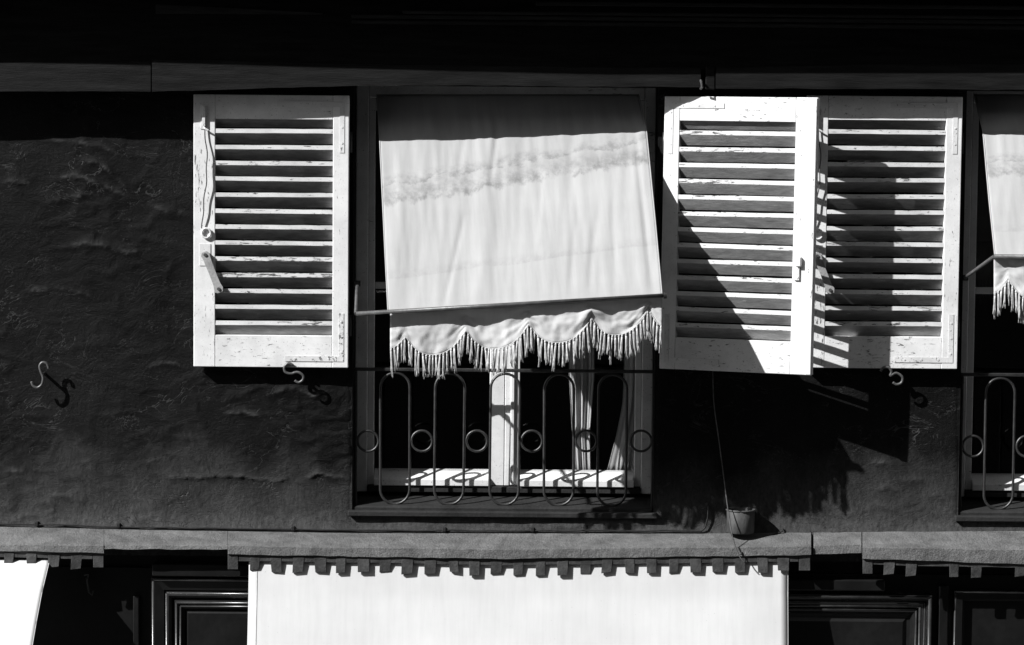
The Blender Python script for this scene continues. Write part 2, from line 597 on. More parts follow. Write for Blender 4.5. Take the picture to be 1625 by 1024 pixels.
# storey above, hidden behind the fascia
part('upper_wall', MB().box(XL, XR, 0.0, 0.3, WZT + 0.352, WZT + 4.5), M['plaster'], bld)
part('side_wall', MB().box(XL - 0.3, XL - 0.001, 0.0, 5.0, 0.004, WZT + 4.5), M['plaster'], bld)
part('side_wall', MB().box(XR + 0.001, XR + 0.3, 0.0, 5.0, 0.004, WZT + 4.5), M['plaster'], bld)
part('roof', MB().box(XL - 0.3, XR + 0.3, -0.02, 5.0, WZT + 4.502, WZT + 4.7), M['timber'], bld)
part('back_wall', MB().box(XL - 0.3, XR + 0.3, 5.002, 5.3, 0.004, WZT + 4.5), M['plaster'], bld)

# fascia above the windows: boards, beam of three planks, mouldings
zt, z1 = P(800, -160).z, P(800, 101).z
part('fascia_board', MB().box(XL, XR, -0.072, -0.004, z1 - 0.02, zt), M['timber'], bld)
for (ya, yb, e, xa, xb) in [(34, 40, 28, 560, 2200), (25, 31, 31, 560, 2200), (18, 23, 34, 640, 2200), (2, 8, 33, 850, 2200)]:
    part('moulding', MB().box(P(xa, 20).x, min(XR, P(xb, 20).x), -e * K, -0.0725, P(800, yb, e).z, P(800, ya, e).z), M['lit_timber'], bld, 0.003)  # light along the moulding edges given by the paler colour


part('fascia_sun_streak', MB().hexa([P(x, y, e) for x, ya, yb in ((247, 7, 22), (512, 20.5, 23.5)) for e in (28, 24.1) for y in (yb, ya)]), M['lit_timber'], bld, 0.001)  # streak of sunlight on the fascia, made as a tapering pale strip


def plank(pxs, ytop, ybot, e, th):
    """a long slightly warped board following pixel tables"""
    mbk = MB()
    n0 = 0
    rows = []
    for x in np.linspace(pxs[0], pxs[-1], max(4, int((pxs[-1] - pxs[0]) / 30))):
        yt = np.interp(x, pxs, ytop) + random.uniform(-.7, .7)
        yb = np.interp(x, pxs, ybot) + random.uniform(-.9, .9)
        ee = np.interp(x, pxs, e)
        a_, b_ = P(x, yt, ee), P(x, yb, ee)
        rows.append([a_, b_, Vector((b_.x, b_.y + th, b_.z + 0.004)), Vector((a_.x, a_.y + th, a_.z + 0.004)), a_])
    mbk.grid(rows)
    w = 5
    mbk.f.append((0, 1, 2, 3))
    m = (len(rows) - 1) * w
    mbk.f.append((m + 3, m + 2, m + 1, m))
    return mbk


part('beam_plank', plank([-500, 0, 120, 239], [99, 100, 99, 99], [147, 146, 145, 145], [52, 52, 52, 52], 0.08), M['timber'], bld)
part('beam_plank', plank([241, 400, 560, 800, 1112], [95, 99, 103, 106, 108], [146, 141, 136, 136, 139], [55, 54, 53, 52, 52], 0.08), M['timber'], bld)
part('beam_plank', plank([1136, 1300, 1625, 2400], [108, 104, 103, 103], [141, 141, 143, 146], [53, 53, 53, 53], 0.08), M['timber'], bld)
part('beam_bracket', MB().box(P(1116, 120).x, P(1131, 120).x, -0.150, -0.074, P(1120, 142, 50).z, P(1120, 106, 50).z), M['timber'], bld, 0.004)
part('beam_bolt', MB().tube([P(1112, 128, 53), P(1113, 131, 62), P(1114, 138, 62), P(1112, 141, 56)], 0.006, 6), M['hook_iron'], bld)
part('beam_backing', MB().box(XL, XR, -0.071, -0.0045, P(800, 138).z, z1 - 0.021), M['timber'], bld)
# unseen slab added to keep the fascia in shade, over the picture's top edge
_za, _zb = P(800, -20, 110).z, P(800, -90, 110).z
_mb = MB()
_f = [(-560, 131), (820, 142), (2300, 132)]
for (x0_, e0_), (x1_, e1_) in zip(_f[:-1], _f[1:]):
    _mb.hexa([(min(XR, P(x, 0).x), y, z) for x, e_ in ((x0_, e0_), (x1_, e1_)) for y in (-e_ * K, -.0725) for z in (_za, _zb)])
part('shade_slab', _mb, M['timber'], bld)

# ------------------------------------------------------------------ ledge between the storeys
def sweep(pxs, prof_fn, closed=False):
    rows = []
    for x in pxs:
        rows.append([P(x, y, e) for (y, e) in prof_fn(x)])
    mbk = MB().grid(rows)
    w = len(rows[0])
    mbk.f.append(tuple(range(w)))
    mbk.f.append(tuple((len(rows) - 1) * w + i for i in reversed(range(w))))
    return mbk


def ywall(x): return np.interp(x, [-600, 0, 300, 560, 1115, 1625, 2600], [829, 835, 841, 845, 846, 843, 843])
wob_tab = RNG.rand(400)
def wob(x, s=40.0, o=0): return float(np.interp((x / s + 100 + o) % 398, np.arange(400), wob_tab)) - 0.5


def ledge_profile(lip_y, bot_y, e_l):
    def fn(x):
        yw = float(ywall(x))
        ly = float(np.interp(x, *lip_y)) + wob(x, 55) * 2.0 + wob(x, 9, 33) * .7
        by = float(np.interp(x, *bot_y)) + wob(x, 18, 50) * 1.6
        el = e_l + wob(x, 90, 20) * 3 + wob(x, 14, 77) * 1.2
        m1, m2 = yw + (ly - yw) * .33, yw + (ly - yw) * .70
        return [(yw - 3, -2), (yw + 1.0, 7), (m1, el * .42), (m2, el * .76 + wob(x, 20, 5) * 2), (ly - .6, el - .8), (ly + .6, el),
                (by, el + 1.5), (by + .4, el - 3), (by - 3, -2)]
    return fn


def section(xa, xb, lip, bot, el):
    return part('ledge_flashing', sweep(np.linspace(xa, xb, max(6, int((xb - xa) / 7))), ledge_profile(lip, bot, el)), M['zinc'], bld)


LIP = ([-500, 165, 362, 800, 1286, 1369, 1625, 2500], [862, 866, 867, 872, 867, 869, 872, 872])
section(-560, 164.6, LIP, ([-500, 0, 165], [870, 874, 878]), 60)
section(165, 361, LIP, ([165, 361], [871.5, 872]), 58.5)
section(361.4, 1287, LIP, ([362, 800, 1200, 1286], [880, 887, 882, 881]), 60)
section(1291, 1367, ([1291, 1367], [866, 864]), ([1291, 1367], [880, 878]), 54)
section(1368.5, 2500, LIP, ([1369, 1625, 2500], [887, 895, 897]), 64)
part('ledge_core', MB().box(XL, XR, 0.012, 0.2, P(800, 905).z, P(800, 862).z), M['shop_wood'], bld)


# cut edges, lead patch
def awning_box(label, xa, xb, ytop, ybot, e, teeth, ends):
    base = P((xa + xb) / 2, float(np.interp((xa + xb) / 2, *ybot)), e)
    t = thing('awning_box', base, label, 'awning box', 'awning boxes under the ledge')
    def fn(x):
        yt, yb = float(np.interp(x, *ytop)), float(np.interp(x, *ybot)) + wob(x, 22, 70) * 1.3
        return [(yt - 4, e), (yb, e), (yb + .3, e - 5), (yt - 4, e - 5), (yt - 4, e)]
    part('board', sweep(np.linspace(xa, xb, max(4, int((xb - xa) / 25))), fn), M['pelmet'], t)
    for x in teeth:
        yb = float(np.interp(x, *ybot))
        w = 8.6 + random.uniform(-1.2, 1.0)
        h = 15.5 + random.uniform(-2.6, 2.4)
        k = random.uniform(-2.2, 2.2)
        lean = random.uniform(-2.5, 3.5)
        c = [P(x - w, yb - 9, e + .4), P(x - w, yb - 9, e - 3)]
        pts = []
        for sx in (-1, 1):
            for (ey, oy) in ((e + .6, 0), (e - 3, 0)):
                pts.append(P(x + sx * w * .93 + k, yb + h + sx * k * .5, ey + lean))
                pts.append(P(x + sx * w, yb - 7, ey))
        part('tooth', MB().hexa(pts), M['pelmet'], t, 0.0012)
    for (x0, x1, y0, y1) in ends:
        pts = [P(x, y, ee) for x in (x0, x1) for ee in (e + .5, e - 14) for y in (y1, y0)]
        part('end_block', MB().hexa(pts), M['pelmet'], t, 0.002)
    return t


awning_box('toothed grey awning box above the white shop awning that hangs nearly flat', 379, 1267,
           ([362, 800, 1286], [880, 887, 880]), ([362, 600, 800, 1000, 1286], [890, 893.5, 897, 895, 891]), 58,
           [405, 437.6, 474, 508, 541, 577, 612, 647, 683, 719, 753, 788, 823, 858, 893, 929, 964, 999, 1034, 1070, 1104, 1139, 1174.5, 1210, 1243],
           [(361.5, 378, 877, 904), (1268, 1286, 877, 906)])
awning_box('toothed grey awning box above the shop awning that bellies far out', -420, 147,
           ([-420, 165], [872, 876]), ([-420, 0, 165], [880, 884, 888]), 58,
           [-345, -310, -275, -240, -205, -170, -135, -100, -55, -20, 15, 50, 86, 122], [(148, 164.5, 872, 901)])
awning_box('toothed grey awning box with no awning let down below it', 1386, 2300,
           ([1369, 1625, 2300], [884, 893, 896]), ([1369, 1625, 2300], [896, 901, 904]), 61,
           [1412, 1447, 1514, 1550, 1620, 1655, 1690, 1725, 1760, 1795], [(1369, 1385, 882, 911)])

# ------------------------------------------------------------------ shopfront of black panelled wood
ZS = P(800, 905).z
part('shopfront_board', MB().box(XL, XR, -0.016, 0.2, 0.13, ZS - 0.001), M['shop_wood'], bld)


def panel(x0, x1, ytop, zbot, steps, beads, e0=20):
    """raised and fielded panel: mitred frame swept round a rectangle; steps = (inset px, e px)"""
    a_, b_ = P(x0, ytop, e0), P(x1, ytop, e0)
    xa, xb, zt_ = a_.x, b_.x, a_.z
    mbk = MB()
    rings = []
    for ins, e in steps:
        e += 22
        i = ins * K
        rings.append([(xa + i, -e * K, zbot + i), (xb - i, -e * K, zbot + i), (xb - i, -e * K, zt_ - i), (xa + i, -e * K, zt_ - i)])
    for r0, r1 in zip(rings[:-1], rings[1:]):
        for k in range(4):
            mbk.quad(r0[k], r0[(k + 1) % 4], r1[(k + 1) % 4], r1[k])
    mbk.quad(*rings[-1])
    o = part('door_panel', mbk, M['shop_wood'], bld)
    for ins, e, r in beads:
        e += 22
        i = ins * K
        pts = [Vector(p) for p in ((xa + i, -e * K, zbot + i), (xb - i, -e * K, zbot + i), (xb - i, -e * K, zt_ - i), (xa + i, -e * K, zt_ - i))]
        for a, b in zip(pts, pts[1:] + pts[:1]):
            if abs(a.x - b.x) > 9: continue
            part('bead', MB().tube([a, b], r, 10), M['bead'], o, 0, True)
    return o


steps = [(0, -16.6), (0, -4), (3, -2), (6, -2), (20, -5), (22, -9), (24, -3), (28, 0), (32, -4), (34, -8), (38, -4), (41, -2), (44, -5), (47, -12), (52, -13), (58, -9), (70, -9)]
panel(240, 640, 917, 1.4, steps, [(3, -3, .007), (25, -2, .007), (40, -4, .006), (46, -6, .005)])
part('door_cornice', MB().box(P(246, 900).x, P(640, 900).x, -0.100, -0.0165, P(300, 915, 33).z, P(300, 896, 33).z), M['shop_wood'], bld, 0.004)
part('pilaster', MB().box(P(214, 900).x, P(223, 900).x, -0.06, -0.0165, 0.14, P(200, 945, 15).z), M['shop_wood'], bld, 0.004)
steps2 = [(0, -16.6), (0, 2), (4, 4), (9, 3), (11, -3), (14, 1), (18, -1), (20, -6), (24, -3), (27, -1), (30, -5), (33, -11), (38, -12), (45, -8), (60, -8)]
panel(1080, 1479, 941, 1.4, steps2, [(4, 3, .009), (12, -1, .005), (19, -1, .006), (25, -3, .006)])
part('door_cornice', MB().box(P(1150, 900).x, P(1400, 900).x, -0.10, -0.0165, P(1300, 937, 30).z, P(1300, 920, 30).z), M['shop_wood'], bld, 0.005)
part('pilaster', MB().box(P(1488, 900).x, P(1503, 900).x, -0.06, -0.0165, 0.14, P(1490, 929, 20).z), M['shop_wood'], bld, 0.005)
panel(1515, 1900, 938, 1.4, [(0, -16.6), (0, -4), (2, -2), (13, -3), (15, -10), (18, -14), (30, -14)], [(1.5, -3, .005)])


# ------------------------------------------------------------------ shop awnings
def cloth(rows, uvs, name, mat, parent, th=0.0015):
    mbk = MB().grid(rows)
    o = part(name, mbk, mat, parent, 0, True, uvs)
    s = o.modifiers.new('solid', 'SOLIDIFY')
    s.thickness = th
    s.offset = 0
    return o


def shop_awning(label, left, right, prof, wave, dent=0, group='shop awnings'):
    """left/right: x pixel at the top; prof: list of (real drop px, e px)"""
    topL, topR = P(left, 888, 53), P(right, 888, 53)
    t = thing('shop_awning', ((topL.x + topR.x) / 2, topL.y, topL.z), label, 'awning', group)
    NU, NV = 70, 40
    rows, uvs = [], []
    dr = [p[0] for p in prof]
    es = [p[1] for p in prof]
    for i in range(NV + 1):
        v = i / NV
        drop = dr[-1] * v
        e = np.interp(drop, dr, es)
        row = []
        for j in range(NU + 1):
            u = j / NU
            x = topL.x + (topR.x - topL.x) * u
            w = wave * (math.sin(u * 9 + 1.2 * v) * .5 + math.sin(u * 23 + v * 2) * .25) * math.sin(math.pi * min(1, v * 1.4))
            w += wave * 1.2 * (fbm(np.array(u * 7.0), np.array(v * 3.0), 3, 77) - .5)
            dd = dent * K * math.exp(-((u - .47) / .13) ** 4) * math.exp(-(v / .22) ** 2)
            row.append((x, -(e * K) - w + dd, topL.z + (topR.z - topL.z) * u - drop * K))
            uvs.append((u * (topR.x - topL.x) * .5, 1 - v * dr[-1] * K * .5))
        rows.append(row)
    cloth(rows, uvs, 'canopy', M['shop_canvas'], t)
    for s in (0, NU):                       # hems
        part('hem', MB().tube([Vector(rows[i][s]) for i in range(0, NV + 1, 2)], 0.0018, 6, False, 0.6), M['shop_canvas'], t)
    for js in (1,):
        part('seam', MB().tube([Vector(rows[i][js]) + Vector((.002, -.0012, 0)) for i in range(0, NV + 1)], .0016, 5), M['seam'], t)
    b0, b1 = Vector(rows[-1][0]), Vector(rows[-1][NU])
    part('front_bar', MB().tube([b0 + Vector((-.05, 0, 0)), b1 + Vector((.05, 0, 0))], 0.014, 8), M['iron'], t)
    for x, b in ((b0.x - .03, b0), (b1.x + .03, b1)):
        part('arm', MB().tube([Vector((x, b.y, b.z)), Vector((x, -0.018, b.z + 0.12))], 0.010, 8), M['iron'], t)
    return t


shop_awning('wide white shop awning hanging nearly flat below the fringed window', 395.5, 1250.5,
            [(0, 52), (60, 60), (130, 74), (300, 110), (420, 140)], 0.004, 0)
shop_awning('white shop awning bellying far out beside the black panelled doorway', -400, 79,
            [(0, 52), (12, 72), (40, 120), (75, 165), (130, 225), (210, 300)], 0.01)


# ------------------------------------------------------------------ windows
FE = -62            # plane of the window frame, e px


def window(dx, label):
    t = thing('casement_window', (P(800, 600).x + dx, 0.186, P(800, 772, FE).z), label, 'window', 'casement windows')
    y0, y1 = 0.186, 0.241
    D = Vector((dx, 0, 0))
    xl, xr = WX0 + 0.001 + dx, WX1 - 0.001 + dx
    xa, xb = P(584, 480, FE).x + dx, P(1020, 480, FE).x + dx
    zb, zt_ = P(800, 782, FE).z, WZT - 0.001
    zr0, zr1 = P(800, 771, FE).z, P(800, 746, FE).z
    # fixed frame
    part('jamb', MB().box(xl, xa, y0 - .008, y1 + .02, zb, zt_), M['window_white'], t, .004)
    part('jamb', MB().box(xb, xr, y0 - .008, y1 + .02, zb, zt_), M['window_white'], t, .004)
    part('head', MB().box(xa + .0005, xb - .0005, y0 - .008, y1 + .02, zt_ - .07, zt_), M['window_white'], t, .004)
    part('threshold', MB().box(xa + .0005, xb - .0005, y0 - .02, y1 + .02, zb, zr0 - .002), M['stone'], t, .004)
    ztop = zt_ - .071
    xm = P(801, 650, FE).x + dx
    for s, (sa, sb) in enumerate(((xa + .001, xm - .001), (xm + .001, xb - .001))):
        zs0 = zr0
        w_in = P(799, 0, FE).x - P(775, 0, FE).x
        la = sa + (.031 if s == 0 else w_in)
        lb = sb - (w_in if s == 0 else .031)
        mbk = MB()
        mbk.box(sa, la, y0, y1 - .01, zs0, ztop)
        mbk.box(lb, sb, y0, y1 - .01, zs0, ztop)
        mbk.hexa([(x, y, z) for x in (la + .0004, lb - .0004) for (y, zz) in ((y0 - .030, 0), (y1 - .011, 1)) for z in (zs0, zr1 - .045 + .045 * zz)])
        mbk.box(la + .0004, lb - .0004, y0 + .001, y1 - .011, ztop - .06, ztop)
        sash = part('sash', mbk, M['window_white'], t, .003)
        zg = P(800, 455, FE).z
        part('glazing_bar', MB().box(la + .0006, lb - .0006, y0 + .004, y1 - .014, zg - .016, zg + .016), M['window_white'], sash, .003)
        for (za, zc) in ((zr1 - .004, zg - .0165), (zg + .0165, ztop - .0605)):
            part('pane', MB().box(la + .0006, lb - .0006, y0 + .020, y0 + .024, za, zc), M['glass'], sash)
    # cover strip and rounded meeting stile
    part('cover_strip', MB().box(xm + .028, xm + .048, y0 - .012, y0 - .0005, zr0 + .004, ztop - .002), M['window_white'], t, .004)
    # stone sill
    pts = [(x, y, z) for x in (xl, xr) for (y, zz) in ((0.012, P(800, 806, 0).z), (y0 + .1, zb - .002)) for z in (WZB - .03, zz)]
    part('sill', MB().hexa(pts), M['stone'], t, .006)
    part('sill', MB().box(xl - .02, xr + .02, -0.032, 0.0115, P(800, 822, 10).z, P(800, 813, 10).z), M['stone'], t, .005)
    # dark room behind
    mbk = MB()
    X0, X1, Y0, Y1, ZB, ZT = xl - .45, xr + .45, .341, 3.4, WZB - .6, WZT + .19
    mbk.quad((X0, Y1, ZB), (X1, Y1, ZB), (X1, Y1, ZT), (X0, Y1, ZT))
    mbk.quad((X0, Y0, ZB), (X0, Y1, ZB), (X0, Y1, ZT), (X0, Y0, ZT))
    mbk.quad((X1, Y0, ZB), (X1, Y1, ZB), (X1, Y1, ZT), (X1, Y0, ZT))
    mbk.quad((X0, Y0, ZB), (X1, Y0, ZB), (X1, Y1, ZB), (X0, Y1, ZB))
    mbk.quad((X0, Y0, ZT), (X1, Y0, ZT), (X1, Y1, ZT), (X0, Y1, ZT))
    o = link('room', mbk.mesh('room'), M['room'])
    tag(o, kind='structure')
    return t


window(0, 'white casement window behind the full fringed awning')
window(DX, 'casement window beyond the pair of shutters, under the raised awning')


def railing(dx, label):
    e = -16
    b = P(800, 812, e)
    t = thing('window_railing', (b.x + dx, b.y, b.z), label, 'railing', 'wrought iron window railings')
    D = Vector((dx, 0, 0))
    Q = lambda x, y, ee=e: P(x, y, ee) + D
    zt_, zb = P(800, 588, e).z, P(800, 806, e).z
    xa, xb = P(565, 700, e).x + dx, P(1036, 700, e).x + dx
    y = -e * K
    part('top_rail', MB().box(xa - .012, xb + .012, y - .010, y + .010, zt_ - .008, zt_ + .008), M['iron'], t, .003)
    part('bottom_rail', MB().box(xa + .0062, xb - .0062, y - .011, y + .011, zb - .006, zb + .006), M['iron'], t, .002)
    part('base_rail', MB().tube([Vector((xa + .0065, y - .012, zb - .024)), Vector((xb - .0065, y - .012, zb - .024))], .008, 8), M['iron'], t, 0, True)
    for x in (xa, xb):
        part('post', MB().box(x - .006, x + .006, y - .012, y + .012, zb - .034, zt_ - .0085), M['iron'], t, .002)
    zl, zh = zb + .0075, zt_ - .0095
    r = 0.0066
    for cx_ in (626, 713, 800, 887, 972.5):
        c = P(cx_, 700, e).x + dx
        h = .0705 + random.uniform(-.002, .002)
        c += random.uniform(-.003, .003)
        pts = []
        for k in range(13):
            an = math.pi * k / 12
            pts.append(Vector((c + h * math.cos(an), y, zh - h - r + h * math.sin(an))))
        for k in range(13):
            an = math.pi + math.pi * k / 12
            pts.append(Vector((c + h * math.cos(an), y, zl + h + r + h * math.sin(an))))
        ph = random.uniform(0, 6)
        pts = [p + Vector((.0016 * math.sin(p.z * 9 + ph), .002 * math.sin(p.z * 6 + ph), 0)) for p in pts]
        part('loop', MB().tube(pts, r, 8, True), M['iron'], t, 0, True)
    for cx_ in (584, 669.5, 756.5, 844, 930, 1017):
        c = P(cx_, 700, e)
        rr = .050
        pts = [Vector((c.x + dx + rr * math.cos(k * math.pi / 14), y + random.uniform(-.001, .001), c.z + rr * math.sin(k * math.pi / 14))) for k in range(28)]
        part('ring', MB().tube(pts, .0062, 8, True), M['iron'], t, 0, True)
    return t


railing(0, 'wrought iron railing of loops and rings under the full fringed awning')
railing(DX, 'wrought iron railing of loops and rings under the raised awning')


# curtains behind the lower panes
def curtain(poly_l, poly_r, y_top, y_bot, e, folds, amp, label, name='curtain', dx=0.0):
    rows, uvs = [], []
    N, V = 48, 30
    b = P((poly_l[-1][0] + poly_r[-1][0]) / 2, y_bot, e)
    t_loc = (b.x + dx, b.y, b.z)
    for i in range(V + 1):
        yy = y_top + (y_bot - y_top) * i / V
        xl = np.interp(yy, [p[1] for p in poly_l], [p[0] for p in poly_l])
        xr = np.interp(yy, [p[1] for p in poly_r], [p[0] for p in poly_r])
        row = []
        for j in range(N + 1):
            u = j / N
            p = P(xl + (xr - xl) * u, yy, e)
            row.append((p.x + dx, p.y + amp * math.sin(u * folds * 6.283 + .5 * math.sin(i * .15)) + amp * .5 * math.sin(u * folds * 14 + 1), p.z))
            uvs.append((u, i / V))
        rows.append(row)
    me = MB().grid(rows).mesh(name, t_loc, 0, True, uvs)
    o = link(name, me, M['curtain'])
    o.location = t_loc
    s = o.modifiers.new('solid', 'SOLIDIFY'); s.thickness = .001
    return tag(o, label, 'curtain', 'curtains behind the fringed window')


curtain([(900, 300), (903, 600), (908, 690), (912, 752)], [(945, 300), (943, 600), (936, 690), (938, 752)], 300, 752, -92, 3, .009,
        'narrow pale curtain gathered beside the middle of the window')
curtain([(1000, 300), (988, 640), (978, 690), (962, 752)], [(1040, 300), (1030, 600), (1020, 690), (1020, 752)], 300, 752, -92, 2, .006,
        'pale curtain spreading towards its foot beside the window frame')


# ------------------------------------------------------------------ louvred shutters
SW, SH = 0.735, 1.290
TH = 0.036
SLAT_N = 14


def slat_mesh(w, seed):
    """steep slat with a tall upright front edge; runs down and back at about 50 degrees"""
    r = random.Random(seed)
    mbk = MB()
    h, d, drop = .0200, .0345, .0495
    n = 8
    rows = []
    for k in range(n + 1):
        x = -w / 2 + w * k / n
        j = lambda a=.0007: r.uniform(-a, a)
        rows.append([Vector((x, j(), j())), Vector((x, j(), -h + j())), Vector((x, d, -h - drop)), Vector((x, d, -drop)), None])
        rows[-1][4] = rows[-1][0]
    mbk.grid(rows)
    mbk.f.append((0, 1, 2, 3))
    m = n * 5
    mbk.f.append((m + 3, m + 2, m + 1, m))
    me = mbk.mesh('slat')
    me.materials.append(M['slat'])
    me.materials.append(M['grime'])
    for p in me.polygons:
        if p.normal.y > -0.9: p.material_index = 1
    return me


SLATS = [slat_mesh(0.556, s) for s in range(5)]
SLAT_PITCH = 0.0757


def shutter(loc, rot, label, hinge, hardware):
    """local frame: x from hinge-side corner across, z up from the bottom edge, front face y = 0 looking to -y.
    wide stile on the side away from the hinge"""
    t = thing('louvred_shutter', loc, label, 'shutter', 'white louvred shutters', rot)
    ws, wh = .103, .076                        # lock stile, hinge stile
    xh0, xh1 = (0, wh) if hinge == 'left' else (SW - wh, SW)
    xs0, xs1 = (SW - ws, SW) if hinge == 'left' else (0, ws)
    o = lpart('stile', MB().box(xh0, xh1, 0, TH, 0, SH), M['stile'], t, .003)
    o = lpart('stile', MB().box(xs0, xs1, 0, TH, 0, SH), M['stile'], t, .003)
    xa, xb = min(xh1, xs1), max(xh0, xs0)
    zr_b, zr_t = .152, SH - .115
    lpart('bottom_rail', MB().box(xa + .0004, xb - .0004, .001, TH - .001, 0.0005, zr_b), M['white'], t, .002)
    lpart('top_rail', MB().box(xa + .0004, xb - .0004, .001, TH - .001, zr_t, SH - .0005), M['white'], t, .002)
    xc = (xa + xb) / 2
    for k in range(SLAT_N):
        z = zr_b + .0215 + .048 + k * SLAT_PITCH
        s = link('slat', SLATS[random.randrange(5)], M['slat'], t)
        s.location = (xc, .0018 + random.uniform(0, .0012), z + random.uniform(-.0015, .0015))
        s.rotation_euler = (random.uniform(-.03, .03), random.uniform(-.0045, .0045), 0)
    # iron corner plates let into the face, with screws
    def plate(pts):
        mbk = MB()
        for (x0, x1, z0, z1) in pts:
            mbk.box(x0, x1, -.0022, -.0003, z0, z1)
        for (x0, x1, z0, z1) in pts:
            n = 3
            for q in range(n):
                f = (q + .6) / (n + .2)
                cx_, cz_ = (x0 + (x1 - x0) * f, (z0 + z1) / 2) if x1 - x0 > z1 - z0 else ((x0 + x1) / 2, z0 + (z1 - z0) * f)
                mbk.tube([Vector((cx_, -.0002, cz_)), Vector((cx_, -.0042, cz_))], .0045, 8)
        lpart('corner_plate', mbk, M['plate'], t)
    if hinge == 'left':
        plate([(.022, .044, SH - .27, SH - .03), (.0445, .29, SH - .055, SH - .03)])
        plate([(.022, .044, .03, .26), (.0445, .29, .03, .055)])
        hx = -.006
    else:
        plate([(SW - .044, SW - .022, SH - .27, SH - .03), (SW - .34, SW - .0445, SH - .055, SH - .03)])
        plate([(SW - .044, SW - .022, .03, .26), (SW - .30, SW - .0445, .03, .055)])
        hx = SW + .006
    for z in (.20, SH - .22):
        lpart('hinge', MB().tube([Vector((hx, TH - .006, z - .05)), Vector((hx, TH - .006, z + .05))], .008, 8), M['iron'], t, 0, True)
    if hardware == 'lever':
        cx_ = .050
        # spring bolt at the top, its pull wire and ring
        mbk = MB().box(cx_ - .016, cx_ + .014, -.003, -.0004, SH - .165, SH - .05)
        mbk.box(cx_ - .007, cx_ + .007, -.014, -.003, SH - .15, SH - .055)
        bolt = lpart('spring_bolt', mbk, M['plate'], t, .001)
        lpart('bolt_catch', MB().tube([Vector((cx_ - .002, -.006, SH - .150)), Vector((cx_ + .006, -.014, SH - .162)), Vector((cx_ + .022, -.014, SH - .17))], .005, 6), M['plate'], bolt)
        zs_ = np.linspace(SH - .160, SH - .632, 22)
        pw = [Vector((cx_ + .004 + .012 * math.sin((SH - .16 - z) * 9.5) + .003 * math.sin(z * 45), -.010 - .010 * math.sin((SH - .16 - z) / .472 * math.pi), z)) for z in zs_]
        lpart('pull_wire', MB().tube(pw, .0028, 6), M['hook_iron'], t)
        c = Vector((cx_ + .012, -.008, SH - .655))
        lpart('pull_ring', MB().tube([c + Vector((.021 * math.cos(k * .4488), 0, .023 * math.sin(k * .4488))) for k in range(14)], .005, 6, True), M['plate'], t, 0, True)
        lpart('lever_plate', MB().box(cx_ - .022, cx_ + .032, -.003, -.0004, SH - .81, SH - .705), M['plate'], t, .001)
        a_, b_ = Vector((cx_ + .008, -.014, SH - .757)), Vector((cx_ + .072, -.017, SH - .918))
        mbk = MB()
        n = (b_ - a_).normalized()
        q = Vector((n.z, 0, -n.x))
        prof = [(-.014, .012), (0, .021), (.02, .018), (.09, .016), (.15, .017), (.172, .022), (.19, .014)]
        for (s0, w0), (s1, w1) in zip(prof[:-1], prof[1:]):
            p0, p1 = a_ + n * s0, a_ + n * s1
            f = Vector((0, -.004, 0)); bk = Vector((0, .004, 0))
            mbk.hexa([p0 - q * w0 + f, p1 - q * w1 + f, p0 - q * w0 + bk, p1 - q * w1 + bk, p0 + q * w0 + f, p1 + q * w1 + f, p0 + q * w0 + bk, p1 + q * w1 + bk])
        lv = lpart('lever', mbk, M['worn_iron'], t)
        for p in (a_, b_):
            lpart('rivet', MB().tube([p + Vector((0, .012, 0)), p + Vector((0, -.009, 0))], .008, 10), M['hook_iron'], lv)
    else:
        # meeting stile bead and the keeper of the latch
        lpart('cover_bead', MB().box(SW - .028, SW - .002, -.010, -.0004, .002, SH - .002), M['stile'], t, .003)
        lpart('keeper', MB().box(SW - .085, SW - .058, -.022, -.0004, .505, .552), M['plate'], t, .004)
        lpart('keeper', MB().box(SW - .092, SW - .066, -.010, -.0004, .440, .500), M['plate'], t, .003)
    return t


a_ = P(307, 582, 22)
shutter((a_.x, a_.y, a_.z), (0, 0, 0), 'white louvred shutter flat on the wall beside the wall hook, lever hanging aslant', 'right', 'lever')
a_ = P(1046, 585, 22)
shutter((a_.x, a_.y, a_.z), (0, R(0.45), R(-18.7)), 'white louvred shutter swung half away from the wall, overlapping the next shutter', 'left', 'keeper')
a_ = P(1519, 586, 22)
shutter((a_.x - SW, a_.y, a_.z + .0), (0, 0, 0), 'white louvred shutter flat on the wall, partly hidden and shaded by the swung one', 'right', 'lever')


# ------------------------------------------------------------------ fringed window awnings
def tassel_mesh(seed):
    r = random.Random(seed)
    L = r.uniform(.088, .108)
    mbk = MB()
    mbk.tube([Vector((0, 0, .006)), Vector((0, 0, -.004)), Vector((0, 0, -.010))], [.0035, .0055, .004], 6)
    for k in range(9):
        an = k * .698 + r.uniform(-.4, .4)
        tw = r.uniform(.5, 1.6)
        pts, rad = [], []
        Lk = L * r.uniform(.72, 1.1)
        for i in range(6):
            f = i / 5
            rr = (.0026 + .0026 * f) * (1 if k % 3 else .3) + r.uniform(-.0012, .0012) * f + (.002 if i == 5 else 0)
            pts.append(Vector((rr * math.cos(an + tw * f), rr * math.sin(an + tw * f), -.008 - Lk * f)))
            rad.append(.0023 * (1 - .3 * f * f))
        mbk.tube(pts, rad, 5)
    return mbk.mesh('tassel', (0, 0, 0), 0, True)


TASSELS = [tassel_mesh(s) for s in range(7)]


